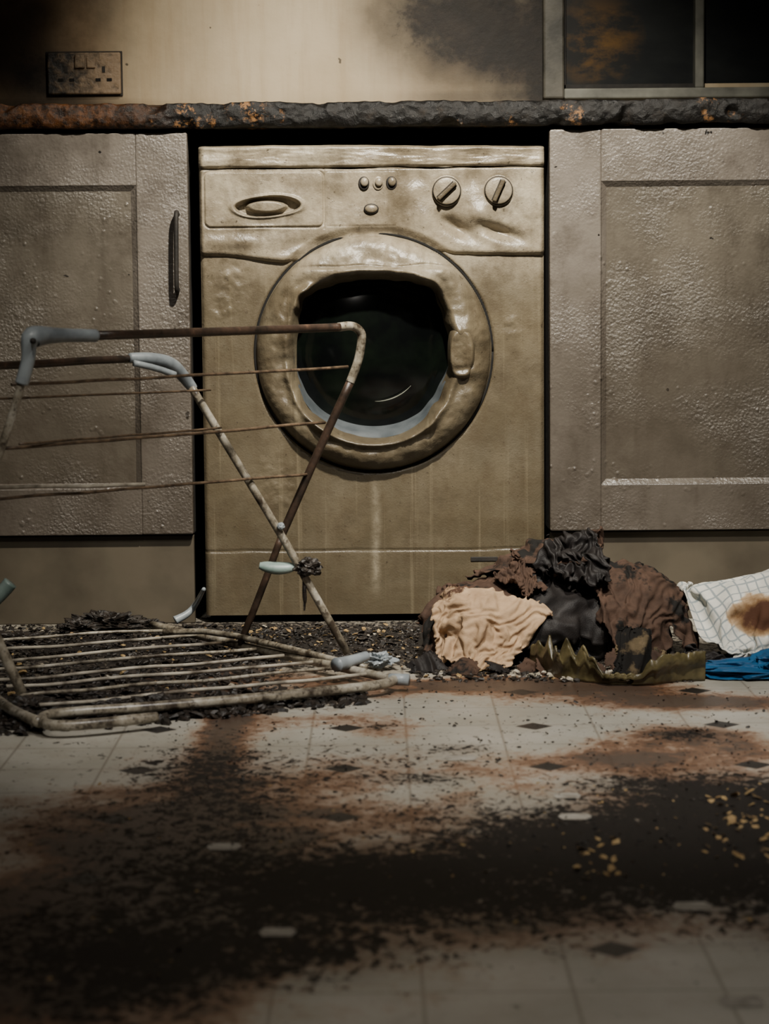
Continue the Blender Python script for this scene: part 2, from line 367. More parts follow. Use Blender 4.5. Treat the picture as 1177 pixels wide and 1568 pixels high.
# ================================================================ CABINETS
YF = -.013
def cabinet(name, x0, x1, ztop=.8585, hx=None, ndoor=2):
    e = empty(name)
    box('carcass', x0 + .002, x1 - .002, .022, .56, .158, ztop, BLACK, e, .001)
    box('plinth', x0 + .002, x1 - .002, .004, .024, .0, .157, PLINTH, e, .002)
    w = (x1 - x0) / ndoor
    for k in range(ndoor):
        a = x0 + k * w + .001; b = x0 + (k + 1) * w - .001; s = .090; z0 = .160; z1 = ztop; yf = YF
        box('stile_l_%d' % k, a, a + s, yf, .021, z0, z1, DOORF, e, .003, 3)
        box('stile_r_%d' % k, b - s, b, yf, .021, z0, z1, DOORF, e, .003, 3)
        box('rail_top_%d' % k, a + s - .0005, b - s + .0005, yf + .0003, .021, z1 - s, z1, DOORF, e, .0015, 2)
        box('rail_bottom_%d' % k, a + s - .0005, b - s + .0005, yf + .0003, .021, z0, z0 + .082, DOORF, e, .0015, 2)
        A, B, C, D = a + s, b - s, z0 + .082, z1 - s; t = .009; y0 = YF + .001; y1 = YF + .0085
        vv = [(A, y0, C), (B, y0, C), (B, y0, D), (A, y0, D), (A + t, y1, C + t), (B - t, y1, C + t), (B - t, y1, D - t), (A + t, y1, D - t)]
        mesh('bead_%d' % k, vv, [(0, 1, 5, 4), (1, 2, 6, 5), (2, 3, 7, 6), (3, 0, 4, 7)], DOORF, e, smooth=False)
        v, f = grid(lin(A + t, B - t, 60), lin(C + t, D - t, 80), lambda x, z: (x, y1 + noise.fractal(Vector((x * 9, 0, z * 9)), 1, 2, 4) * .0012, z))
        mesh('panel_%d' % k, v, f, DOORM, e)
    if hx is not None:
        p1 = unproj(hx, 323, Y=-.03); p2 = unproj(hx + 1, 448, Y=-.03)
        tube('bar_handle', [(p1.x, YF + .002, p1.z - .006), (p1.x, -.034, p1.z), (p1.x, -.040, p1.z - .02), (p2.x, -.040, p2.z + .02), (p2.x, -.034, p2.z), (p2.x, YF + .002, p2.z + .006)], .0042, BLACK, e, 2)
    return e
cabinet('kitchen_cabinet', -1.526, -.326, hx=270)
cabinet('kitchen_cabinet', .299, 1.499)

# ================================================================ WASHING MACHINE
wm = empty('washing_machine')
XL, XR = -.308, .291
CX, CZ = unproj(572, 540, Y=0).x, unproj(572, 540, Y=0).z
RO = .2055
def U(px): return unproj(px, 400, Y=0).x
def V(py): return unproj(570, py, Y=0).z
def seam(x):
    return V(389) - .015 * math.exp(-((x - U(450)) / .10) ** 2) - .003 * sst(U(600), U(700), x) + noise.noise(Vector((x * 6, 0, 0))) * .003
def fbm(x, z, s, seed=0): return noise.fractal(Vector((x * s, seed, z * s)), 1, 2, 4)
def edge(x, z):
    e = min(x - XL, XR - x); return .008 * (1 - min(1, e / .008)) ** 2
def groove(d, w=.0016, dep=.003): return dep * math.exp(-(d / w) ** 2)
def lower(x, z):
    r = math.hypot(x - CX, z - CZ)
    y = edge(x, z) + fbm(x, z, 5, 1) * .0015 + groove(r - .2085, .002, .008)
    zl = V(842) + .003 * noise.noise(Vector((x * 5, 0, 4)))
    y += groove(z - zl, .0013, .0025) - .0002 * sst(zl - .001, zl - .006, z)
    for (px, py, s, a) in [(350, 430, .03, .004), (780, 500, .02, .003), (420, 740, .04, .003), (340, 470, .02, .004)]:
        y += a * math.exp(-((x - U(px)) ** 2 + (z - V(py)) ** 2) / s ** 2) * fbm(x, z, 45, 3)
    return y
def lowv(s, t):
    z = .014 + (seam(s) + .004 - .014) * t
    return (s, lower(s, z), z)
nx = 260
v, f = grid(lin(XL, XR, nx), lin(0, 1, 270), lowv, keep=lambda s, t: math.hypot(s - CX, .014 + (seam(s) + .004 - .014) * t - CZ) > .198)
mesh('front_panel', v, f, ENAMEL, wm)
def rrect(x, z, x0, x1, z0, z1, r):
    cx, cz = (x0 + x1) / 2, (z0 + z1) / 2
    qx = abs(x - cx) - (x1 - x0) / 2 + r; qz = abs(z - cz) - (z1 - z0) / 2 + r
    return math.hypot(max(qx, 0), max(qz, 0)) + min(max(qx, qz), 0) - r
ZT = V(257)
def fasc(x, z):
    r = math.hypot(x - CX, z - CZ)
    y = -.009 + edge(x, z) * 1.3 + fbm(x, z, 7, 5) * .0034 + fbm(x, z, 22, 7) * .0014
    sb = seam(x); y += .009 * (1 - min(1, max(0, (z - sb)) / .010)) ** 2.5
    d = rrect(x, z, U(314), U(497), V(347), V(261), .012)
    y += groove(d, .0014, .0035) - .0015 * sst(.001, -.004, d)
    y += groove(x - U(497), .0012, .002) * (z > V(350))
    d2 = rrect(x, z, U(500), U(608), V(346), V(262), .004); y += groove(d2, .0012, .0008)
    ex, ez = (x - U(411)) / .060, (z - V(315) - .002 * math.sin((x - U(411)) * 40)) / .0185; q = math.hypot(ex, ez)
    if q < 1.6:
        y -= .0035 * math.exp(-((q - 1.02) / .10) ** 2)
        y += .014 * sst(.98, .86, q)
        q2 = math.hypot((x - U(409)) / .040, (z - V(315)) / .0115); y -= .014 * sst(1.0, .7, q2)
    for (px, py, sx, sz, a, rot) in [(700, 350, .034, .012, .019, -.5), (765, 357, .036, .011, .018, -.3), (650, 335, .03, .02, -.004, 0), (735, 330, .02, .02, -.010, .3), (812, 330, .012, .05, -.004, 0),
                                     (540, 362, .05, .012, -.003, 0), (470, 372, .05, .012, .006, .2), (360, 370, .06, .012, -.006, 0), (725, 275, .015, .02, .006, 0), (640, 275, .02, .015, .005, 0), (400, 347, .03, .004, -.003, 0)]:
        a_, b_ = x - U(px), z - V(py); c_, s_ = math.cos(rot), math.sin(rot)
        y += a * math.exp(-((a_ * c_ + b_ * s_) / sx) ** 2 - ((-a_ * s_ + b_ * c_) / sz) ** 2)
    for (px) in (684, 763):
        rr = math.hypot(x - U(px), z - V(294)); y -= .003 * sst(.030, .022, rr); y += groove(rr - .0265, .0016, .002)
    y += .012 * sst(.225, .206, r)
    y += .004 * sst(ZT - .004, ZT, z)
    return y
def fv(s, t):
    z0 = seam(s); z = z0 + (ZT - z0) * t
    return (s, fasc(s, z), z)
v, f = grid(lin(XL, XR, 420), lin(0, 1, 120), fv, keep=lambda s, t: math.hypot(s - CX, seam(s) + (ZT - seam(s)) * t - CZ) > .198)
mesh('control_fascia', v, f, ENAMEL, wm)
ZZ = V(224)
def top(s, t):
    zb = ZT + .0005; z = zb + (ZZ - zb - .004 * sst(-.1, .25, s)) * min(t, .85) / .85
    wv = fbm(s, 0, 9, 2) * .0015
    y = -.014 + edge(s, z) * 1.3 + (.008 * (1 - min(1, t / .12)) ** 2) + (.03 * max(0, (t - .8) / .2) ** 1.6) + .005 * noise.noise(Vector((s * 14, t * 2, 0))) + fbm(s, t, 30, 2) * .001
    return (s, y, z + wv + (.004 * (t - .85) / .15 if t > .85 else 0))
v, f = grid(lin(XL, XR, 200), lin(0, 1, 24), top)
mesh('top_lid', v, f, ENAMEL, wm)
box('casing', XL + .001, XR - .001, .06, .55, .014, .835, ENAMEL, wm, .004)
box('casing_side_left', XL, XL + .01, .006, .08, .014, .83, ENAMEL, wm, .002)
box('casing_side_right', XR - .01, XR, .006, .08, .014, .83, ENAMEL, wm, .002)
for k, (fx_, fy_) in enumerate([(-.26, .06), (.245, .06), (-.26, .48), (.245, .48)]):
    tube('foot_%d' % k, [(fx_, fy_, 0), (fx_, fy_, .02)], .02, BLACK, wm, 0)
def disc(name, px, py, rx, rz, y0, y1, mat, bulge=.002):
    cx, cz = U(px), V(py); v = []; f = []; ns = 32
    rings = [(1, y0), (1, y1 + .001), (.93, y1), (.6, y1 - bulge * .7), (.01, y1 - bulge)]
    for (s, y) in rings:
        for k in range(ns): a = 2 * math.pi * k / ns; v.append((cx + rx * s * math.cos(a), y, cz + rz * s * math.sin(a)))
    for j in range(len(rings) - 1):
        for k in range(ns): f.append((j * ns + k, j * ns + (k + 1) % ns, (j + 1) * ns + (k + 1) % ns, (j + 1) * ns + k))
    f.append(tuple(4 * ns + k for k in range(ns)))
    return mesh(name, v, f, mat, wm)
for k, px in enumerate((558, 580, 600)):
    disc('button_recess_%d' % k, px, 281, .0096, .0118, -.003, -.0120, BLACK if k != 1 else ENAMEL, 0)
    disc('button_%d' % k, px + 1, 279, .0066, .0075, -.003, -.0165, ENAMEL)
disc('display_bezel', 569, 320, .0130, .0090, -.003, -.0125, BLACK, 0); disc('display_button', 569, 320, .0108, .0068, -.003, -.014, ENAMEL)
for k, (px, rot) in enumerate(((684, .75), (763, 1.15))):
    disc('dial_skirt_%d' % k, px, 294, .0250, .0250, 0, -.0145, BLACK, 0)
    disc('dial_%d' % k, px, 294, .0232, .0232, 0, -.019, ENAMEL, .001)
    Mx = Matrix.Translation((U(px), 0, V(294))) @ Matrix.Rotation(-rot, 4, 'Y')
    box('dial_grip_%d' % k, -.0205, .0205, -.029, -.016, -.0036, .0036, ENAMEL, wm, .002, 3).matrix_local = Mx
    for sgn in (-1, 1):
        box('dial_groove_%d_%d' % (k, sgn), -.019, .019, -.0207, -.0165, -.0007 + sgn * .0047, .0007 + sgn * .0047, BLACK, wm, 0).matrix_local = Mx
box('filter_latch', U(718), U(760), -.0015, .003, V(861), V(854), BLACK, wm, .001)
op = [(0, 118), (20, 116), (35, 122), (47, 131), (60, 122), (75, 113), (90, 111), (105, 113), (120, 119), (135, 129), (142, 134), (150, 127), (165, 119), (180, 118), (200, 122), (215, 126), (230, 128), (250, 127), (270, 127), (290, 127), (305, 126), (320, 120), (335, 115), (350, 116), (360, 118)]
def rin(deg):
    deg %= 360
    for (a, ra), (b, rb) in zip(op, op[1:]):
        if a <= deg <= b:
            t = (deg - a) / (b - a); t = t * t * (3 - 2 * t); return (ra + (rb - ra) * t) / 873
    return .13
def ring_pt(th, t):
    deg = math.degrees(th); ri = rin(deg); r = RO + (ri - RO) * t
    ct, st_ = math.cos(th), math.sin(th)
    prof_ = -.034 * (math.sin(math.pi * min(1, t * 1.0 / .5) / 2) ** .55 if t < .5 else 1.0)
    if t > .72: prof_ += .045 * ((t - .72) / .28) ** 2.2
    x, z = CX + r * ct, CZ + r * st_
    y = prof_ + .002
    y += fbm(x, z, 14, 8) * .007 + noise.noise(Vector((x * 38, 1, z * 38))) * .0025 * t + fbm(x, z, 50, 3) * .0006
    y += -.012 * math.exp(-((t - .78) / .12) ** 2) * (.3 + .7 * max(0, -st_))
    y += groove(z - (CZ + .150 + .004 * noise.noise(Vector((x * 18, 0, 9)))), .0018, .0028) if st_ > 0 else 0
    y -= .006 * sst(CZ + .150, CZ + .143, z) * sst(CZ + .12, CZ + .14, z)
    for (dg, tt, a, sd, s2) in [(60, .85, -.012, 12, .2), (140, .85, -.012, 10, .2), (38, .8, .012, 6, .2), (125, .8, .008, 9, .15), (310, .8, -.010, 9, .2), (235, .85, -.009, 10, .2), (90, .5, .005, 14, .2), (15, .7, -.010, 8, .3), (335, .7, .008, 8, .3), (200, .6, .008, 10, .3), (170, .7, -.008, 10, .3), (220, .9, .010, 5, .15), (325, .9, .010, 5, .15), (185, .8, .006, 4, .3), (350, .5, -.006, 5, .3)]:
        dd_ = (deg - dg + 180) % 360 - 180; y += a * math.exp(-(dd_ / sd) ** 2 - ((t - tt) / s2) ** 2)
    return (x, y, z)
na, nr = 420, 56
v = [ring_pt(2 * math.pi * i / na, t / (nr - 1)) for t in range(nr) for i in range(na)]; f = []
for j in range(nr - 1):
    for i in range(na): f.append((j * na + i, (j + 1) * na + i, (j + 1) * na + (i + 1) % na, j * na + (i + 1) % na))
mesh('door_ring', v, f, ENAMEL, wm)
v = []; f = []; hx, hz = U(703), V(541); k1, k2 = 60, 22
for j in range(k2):
    s = j / (k2 - 1)
    for i in range(k1):
        a = 2 * math.pi * i / k1; rx = (.027 if math.cos(a) > 0 else .022); rz = .050
        pw = .78; ca = math.copysign(abs(math.cos(a)) ** pw, math.cos(a)); sa = math.copysign(abs(math.sin(a)) ** pw, math.sin(a))
        x = hx + rx * s * ca; z = hz + rz * s * sa
        y = -.045 + .030 * max(0, (s - .72) / .28) ** 2 + fbm(x, z, 25, 4) * .004 + .006 * math.exp(-((z - hz + .028) / .008) ** 2)
        v.append((x, y, z))
for j in range(k2 - 1):
    for i in range(k1): f.append((j * k1 + i, j * k1 + (i + 1) % k1, (j + 1) * k1 + (i + 1) % k1, (j + 1) * k1 + i))
mesh('door_handle', v, f, ENAMEL, wm)
FUN = simple('smoky_seal', (.06, .072, .08), (.115, .13, .14), 20, .35, .2)
v = []; f = []
for j in range(4):
    for i in range(na):
        th = 2 * math.pi * i / na; rr = rin(math.degrees(th)) + .004; t = j / 3
        bottom = max(0, -math.sin(th))
        tgt = rr - .002 - .019 * bottom ** 1.4
        r = rr + (min(rr, tgt) - rr) * t
        v.append((CX + r * math.cos(th), -.004 + .05 * t ** 1.5, CZ + r * math.sin(th)))
for j in range(3):
    for i in range(na): f.append((j * na + i, (j + 1) * na + i, (j + 1) * na + (i + 1) % na, j * na + (i + 1) % na))
mesh('door_funnel', v, f, FUN, wm)
m = M('smoked_door_glass'); n = m.noise(12, 4)
GL = m.out(m.ramp(n, [(.4, (.002, .0025, .0025)), (.7, (.005, .008, .005))]), .12, spec=.45)
v = []; f = []
for j in range(24):
    s = j / 23
    for i in range(96):
        a = 2 * math.pi * i / 96
        rr = .146 * s
        v.append((CX + rr * math.cos(a), .046 - .03 * math.cos(s * math.pi / 2) ** .7, CZ + rr * math.sin(a)))
for j in range(23):
    for i in range(96): f.append((j * 96 + i, j * 96 + (i + 1) % 96, (j + 1) * 96 + (i + 1) % 96, (j + 1) * 96 + i))
mesh('door_glass', v, f, GL, wm)
HILITE = simple('painted_glass_highlight', (.18, .19, .15), (.3, .31, .25), 30, .25, .1)
tube('painted_glass_highlight', [(CX + .004 + .082 * math.cos(a), .016, CZ - .004 + .082 * math.sin(a)) for a in lin(math.radians(268), math.radians(318), 24)], .0010, HILITE, wm, 0, 8, rfun=lambda t: .15 + math.sin(math.pi * t))  # thin pale arc imitating a highlight on the door glass
rg_ = [(CX + .2075 * math.cos(a), .004, CZ + .2075 * math.sin(a)) for a in lin(0, 2 * math.pi, 90)]
tube('door_groove_shade_ring', rg_, .0028, GAP, wm, 0, 8)  # black ring added to darken the groove around the door

# ================================================================ CLOTHES AIRER
ar = empty('clothes_drying_rack')
m = M('burnt_airer_tube'); n = m.noise(35, 6, .7)
BT = m.out(m.ramp(n, [(.35, (.015, .011, .008)), (.6, (.05, .03, .02)), (.78, (.16, .09, .055))]), .4, m.bump(n, .5, .002))
m = M('white_airer_tube'); n = m.noise(22, 7, .7); n2 = m.noise(90, 4, .7)
c = m.ramp(n, [(.38, (.045, .034, .023)), (.50, (.25, .22, .165)), (.70, (.50, .47, .40))])
c = m.mix(m.ramp(n2, [(.54, 0.0), (.64, .8)]), c, (.035, .023, .015))
WT = m.out(c, .34, m.bump(n2, .3, .001))
PL = simple('pale_airer_plastic', (.15, .17, .185), (.33, .37, .39), 22, .4, .2)
PG = simple('green_grey_airer_plastic', (.15, .21, .19), (.31, .39, .36), 22, .4, .2)
WIRE = simple('rusty_wire', (.04, .026, .016), (.15, .10, .06), 60, .45, .5)
WIREL = simple('cream_wire', (.08, .062, .042), (.46, .42, .34), 30, .4, .3)
def L(px, py, Y): return unproj(px, py, Y=Y)
tube('frame_a_top_bar', [L(140, 514, -.86), L(330, 508, -.65), L(500, 502, -.46), L(520, 501, -.45)], .0066, BT, ar, 1)
tube('frame_a_corner', [L(518, 501, -.45), L(540, 498, -.43), L(553, 508, -.42), L(554, 520, -.42), L(549, 552, -.42), L(536, 585, -.42)], .0070, WT, ar, 3)
tube('frame_a_leg_right', [L(537, 583, -.42), L(492, 680, -.41), L(440, 800, -.40), L(430, 822, -.40)], .0066, BT, ar, 1)
tube('frame_a_leg_right_lower', [L(432, 818, -.40), L(400, 905, -.39), L(368, 985, -.38)], .0058, BT, ar, 1)
tube('frame_a_leg_left', [L(44, 520, -.96), L(34, 585, -.96), L(10, 665, -.96), L(-40, 800, -.96), L(-110, 960, -.96), L(-140, 1075, -.96)], .0058, WT, ar, 1)
tube('frame_a_joint', [L(146, 514, -.87), L(90, 513, -.92), L(52, 514, -.955), L(44, 522, -.96), L(44, 550, -.96), L(33, 588, -.96)], .0092, PL, ar, 2, rfun=lambda t: 1.0 + .6 * math.exp(-((t - .45) / .16) ** 2))
tube('frame_a_joint_rivet', [L(50, 522, -.985), L(51, 522, -.965)], .004, BLACK, ar, 0)
tube('frame_b_top_bar', [L(-190, 568, -.95), L(0, 560, -.75), L(120, 553, -.64), L(205, 549, -.56)], .0060, BT, ar, 1, wob=.0015)
tube('frame_b_joint', [L(198, 548, -.57), L(235, 549, -.55), L(262, 556, -.53), L(280, 575, -.51), L(296, 596, -.50)], .0090, PL, ar, 2, rfun=lambda t: .8 + .35 * math.sin(t * math.pi))
tube('frame_b_joint_lip', [L(205, 556, -.585), L(240, 564, -.565), L(268, 574, -.55)], .005, PL, ar, 1)
tube('frame_b_leg_right', [L(290, 588, -.505), L(340, 670, -.50), L(430, 818, -.48), L(470, 890, -.47), L(532, 1000, -.455)], .0062, WT, ar, 1)
tube('frame_b_leg_left', [L(-200, 572, -.96), L(-120, 740, -.97), L(-20, 945, -.975), L(34, 1062, -.98)], .0072, WT, ar, 1)
for k, (a, b, r, mt) in enumerate([((18, 589, -.955), (532, 562, -.425), .0024, WIRE), ((-60, 612, -.95), (322, 597, -.505), .0018, WIRE),
                                   ((8, 686, -.955), (497, 647, -.415), .0026, WIRE), ((30, 679, -.95), (338, 655, -.51), .0018, WIRE), ((-70, 769, -.96), (470, 726, -.41), .0024, WIRE),
                                   ((-90, 747, -.965), (222, 742, -.7), .0030, WIREL), ((-150, 850, -.97), (-40, 846, -.9), .0024, WIRE)]):
    tube('wire_%d' % k, [L(*a), L((a[0] + b[0]) / 2, (a[1] + b[1]) / 2 + 1, (a[2] + b[2]) / 2), L(*b)], r, mt, ar, 1, 8, wob=.0015)
tube('pivot_clip', [L(397, 866, -.47), L(425, 871, -.47), L(452, 868, -.47)], .0105, PG, ar, 2, flat=.75, rfun=lambda t: .45 + .75 * math.sin(math.pi * min(max(t, .08), .92)))
def lump(name, c, r, mat, parent, seed=0, sub=4, amp=.45, fr=2.2, sq=(1, 1, 1)):
    bm = bmesh.new(); bmesh.ops.create_icosphere(bm, subdivisions=sub, radius=1)
    for vv in bm.verts:
        d = vv.co.normalized(); k = 1 + amp * noise.fractal(d * fr + Vector((seed, 0, 0)), .8, 2, 5)
        vv.co = Vector(c) + Vector((d.x * sq[0], d.y * sq[1], d.z * sq[2])) * r * k
    me = bpy.data.meshes.new(name); bm.to_mesh(me); bm.free(); me.materials.append(mat)
    return link(bpy.data.objects.new(name, me), parent)
lump('melted_pivot', L(470, 868, -.475), .016, CHIP, ar, 3, 4, .5, 2, (1.3, 1, .8))
lump('melted_drip', L(466, 905, -.47), .006, CHIP, ar, 5, 3, .4, 2, (.5, .6, 5))
lump('bolt', L(430, 806, -.49), .006, PL, ar, 5, 3, .2)
def G(px, py, z=.018): return unproj(px, py, Z=z)
tube('base_side_tube', [G(232, 957), G(300, 972), G(375, 990), G(500, 1017), G(600, 1040), G(622, 1040)], .0068, WT, ar, 1)
tube('base_rear_tube', [G(250, 968, .03), G(330, 966, .035), G(470, 1000, .03), G(560, 1022, .02)], .0050, WT, ar, 1)
tube('base_front_tube', [G(240, 1098), G(150, 1108), G(90, 1112), G(66, 1108), G(62, 1096), G(110, 1090), G(240, 1082), G(400, 1068), G(500, 1058), G(592, 1048), G(605, 1040)], .0072, WT, ar, 2)
tube('base_side_tube_left', [G(-120, 985), G(-60, 1030), G(0, 1075), G(22, 1090), G(60, 1106)], .0075, WT, ar, 1)
sl = [((-60, 985), (262, 963)), ((-60, 1001), (300, 972)), ((-40, 1015), (345, 983)), ((-20, 1027), (390, 994)), ((-5, 1041), (435, 1004)), ((10, 1053), (480, 1013)), ((30, 1066), (520, 1023)), ((60, 1080), (560, 1033))]
for k, (a, b) in enumerate(sl):
    tube('base_slat_%d' % k, [G(a[0], a[1], .02), G((a[0] + b[0]) / 2, (a[1] + b[1]) / 2 + random.uniform(-1, 2), .018), G(b[0], b[1], .02)], .0028, WIREL if k % 3 else WT, ar, 1, 8, wob=.004)
tube('foot_bracket_right', [G(515, 1018, .03), G(540, 1012, .03), G(562, 1004, .035)], .010, PL, ar, 2, rfun=lambda t: 1.1 - .4 * t)
tube('foot_cap_right', [G(596, 1040), G(626, 1041)], .0088, PL, ar, 0)
lump('melted_foot', G(583, 1010, .016), .014, PL, ar, 8, 4, .8, 2, (1.5, 1.2, .7))
tube('corner_bracket_far', [G(268, 950, .02), G(288, 940, .03), G(300, 925, .045), L(312, 902, -.2)], .0065, PL, ar, 2, rfun=lambda t: 1.2 - .7 * t)
tube('foot_cap_left', [L(-15, 925, -.6), L(8, 902, -.6), L(16, 892, -.6)], .011, PG, ar, 1)
tube('foot_leg_left', [L(-60, 990, -.6), L(-5, 918, -.6)], .006, WT, ar, 0)
lump('melted_joint_front', G(42, 1085, .012), .028, CHIP, ar, 4, 4, .6, 2, (1.1, 1, .55))

# ================================================================ DEBRIS
deb = empty('charred_debris')
v = []; f = []; mi = []
def chip(c, s, k, flat=.35):
    b = len(v); pts = []
    rot = Euler((random.uniform(-.5, .5), random.uniform(-.5, .5), random.uniform(0, 6.28))).to_matrix()
    n_ = random.choice((4, 5, 6))
    for lay in (0, 1):
        for i in range(n_):
            a = 2 * math.pi * i / n_ + random.uniform(-.3, .3); r = s * random.uniform(.5, 1.1) * (1 if lay == 0 else .75)
            pts.append(rot @ Vector((r * math.cos(a), r * math.sin(a) * .8, (lay) * s * flat)))
    zmin = min(p.z for p in pts)
    for p in pts: v.append((c[0] + p.x, c[1] + p.y, c[2] + p.z - zmin))
    f.append(tuple(b + i for i in range(n_))[::-1]); f.append(tuple(b + n_ + i for i in range(n_)))
    for i in range(n_): f.append((b + i, b + (i + 1) % n_, b + n_ + (i + 1) % n_, b + n_ + i))
    mi.extend([k] * (n_ + 2))
def scatter(px0, px1, py0, py1, n_, s0, s1, w=(.8, .15, .05), flat=.35, zz=0):
    for _ in range(n_):
        p = unproj(random.uniform(px0, px1), random.uniform(py0, py1), Z=0); s = random.uniform(s0, s1) * random.uniform(.5, 1)
        chip((p.x, p.y, zz), s, random.choices((0, 1, 2), w)[0], flat)
scatter(-60, 640, 958, 1010, 2200, .003, .010, (.95, .04, .01))
scatter(320, 640, 962, 990, 180, .003, .009, (.35, .58, .07), .15)
scatter(420, 640, 985, 1030, 120, .002, .006, (.6, .35, .05), .2)
scatter(-60, 420, 1010, 1090, 1100, .003, .014, (.97, .02, .01))
for (a, b) in [(-60, 300), (240, 560), (100, 420)]:
    for _ in range(700):
        t = random.random(); px = a + (b - a) * t; py = (1114 - px * .085) + random.gauss(0, 6); p = unproj(px, py, Z=0); chip((p.x, p.y, 0), random.uniform(.003, .013), 0)
scatter(640, 1080, 1010, 1045, 700, .003, .010, (.93, .04, .03))
for _ in range(36):
    p = unproj(random.gauss(850, 50), random.gauss(1036, 4), Z=0); chip((p.x, p.y, 0), random.uniform(.003, .008), 2, .6)
scatter(880, 950, 1285, 1350, 26, .003, .009, (0, 1, 0), .06); scatter(1075, 1177, 1215, 1315, 50, .003, .012, (0, 1, 0), .06)
scatter(820, 1177, 1190, 1420, 90, .001, .005, (0, 1, 0), .06); scatter(250, 1177, 1050, 1300, 1100, .001, .0045, (1, 0, 0), .3)
scatter(0, 800, 1200, 1500, 160, .001, .005, (.5, .5, 0), .1)
mesh('flakes', v, f, None, deb, mats=[CHIP, FLAKE, ASH], midx=mi, smooth=False)
for k, (px, py, r, sq) in enumerate([(165, 968, .040, (1.4, .9, .5)), (120, 972, .028, (1.2, .9, .5)), (215, 965, .022, (1.3, 1, .6)), (20, 985, .030, (1.6, 1, .35)),
                                     (160, 1092, .03, (1.6, .8, .4)), (240, 1094, .030, (1.4, .9, .5)), (290, 1087, .022, (1.6, 1, .4)), (360, 1082, .016, (2, 1, .5)), (430, 1075, .012, (2, 1, .5)), (100, 1070, .02, (2, 1, .4))]):
    p = unproj(px, py, Z=0); lump('char_lump_%d' % k, (p.x, p.y, r * sq[2] * .6), r, CHIP, deb, k * 3.3, 5, .6, 2.4, sq)

# ================================================================ BURNT LAUNDRY
def fabric(name, c1, c2, burn=(.008, .007, .006), amt=.5, fine=500, rough=.85):
    m = M(name); n = m.noise(13, 6, .65); n2 = m.noise(35, 5, .6)
    c = m.ramp(n2, [(.3, c1), (.7, c2)])
    c = m.mix(m.ramp(n, [(amt, 0.0), (amt + .05, 1.0)]), c, burn)
    return m.out(c, rough, m.bump(m.add(m.noise(fine, 2), m.mul(n2, 2)), .4, .0012), spec=.25)
F_BR = fabric('scorched_brown_cloth', (.033, .019, .013), (.078, .045, .030), amt=.53)
F_BK = fabric('burnt_black_cloth', (.006, .005, .005), (.017, .014, .013), amt=.6, rough=.6)
F_BE = fabric('beige_cloth', (.28, .185, .11), (.43, .30, .185), (.06, .03, .018), amt=.60)
F_OL = fabric('scorched_olive_cloth', (.05, .036, .018), (.15, .11, .06), amt=.5)
F_BL = fabric('blue_cloth', (.006, .055, .14), (.012, .10, .23), (.006, .015, .03), amt=.6, rough=.5)
m = M('scorched_striped_towel')
X, Y, Z = m.xyz()
n = m.noise(9, 6, .6)
c = m.ramp(m.noise(20, 4), [(.3, (.46, .455, .41)), (.7, (.66, .65, .59))])
uu = m.attr('wu'); ww = m.attr('wv')
stx = m.ramp(m.math('ABSOLUTE', m.cen(m.math('FRACT', m.math('DIVIDE', uu, .016)), 1.0)), [(.05, 1.0), (.12, 0.0)])
sty = m.ramp(m.math('ABSOLUTE', m.cen(m.math('FRACT', m.math('DIVIDE', ww, .020)), 1.0)), [(.05, 1.0), (.12, 0.0)])
c = m.mix(m.mul(m.math('MAXIMUM', stx, sty), .7), c, (.12, .17, .20))
tc_ = unproj(1158, 940, Y=-.46)
dd = m.add(m.math('POWER', m.math('DIVIDE', m.math('SUBTRACT', X, tc_.x), .045), 2.0), m.math('POWER', m.math('DIVIDE', m.math('SUBTRACT', Z, tc_.z), .034), 2.0))
bf = m.add(m.math('SUBTRACT', 1.0, dd), m.cen(n, 4.0))
c = m.mix(m.ramp(bf, [(.1, 0.0), (.3, .8), (.7, 1.0)]), c, m.ramp(bf, [(.2, (.40, .25, .11)), (.9, (.07, .03, .016))]))
TOW = m.out(c, .85, m.bump(m.noise(400, 2), .4, .001), spec=.2)
def ridged(p, o=3):
    s = 0; a = 1; w = noise.noise_vector(p * .7) * .9; q = p + w; t = 0
    for k in range(o):
        s += a * (1 - 2.2 * math.sqrt(noise.noise(q) ** 2 + .003)); t += a; a *= .36; q = q * 2.05 + Vector((3.1, 1.7, 2.3))
    return s / t
def clothblob(name, c, rad, mat, parent, seed, fr=1.6, amp=.45, sub=6, stretch=(1, 1, 1), zmin=.002):
    bm = bmesh.new(); bmesh.ops.create_icosphere(bm, subdivisions=sub, radius=1)
    for vv in bm.verts:
        d = vv.co.normalized()
        q = Vector((d.x * stretch[0], d.y * stretch[1], d.z * stretch[2])) * fr + Vector((seed * 3.7, seed * 1.3, seed))
        k = 1 + amp * ridged(q, 3)
        w = noise.noise_vector(d * 2.3 + Vector((seed, 5, 1))) * .22
        p = Vector(c) + Vector(((d.x * k + w.x) * rad[0], (d.y * k + w.y) * rad[1], (d.z * k + w.z) * rad[2]))
        if p.z < zmin: p.z = zmin + .2 * abs(noise.noise(p * 60)) * .01
        vv.co = p
    for ff in bm.faces: ff.smooth = True
    me = bpy.data.meshes.new(name); bm.to_mesh(me); bm.free(); me.materials.append(mat)
    return link(bpy.data.objects.new(name, me), parent)
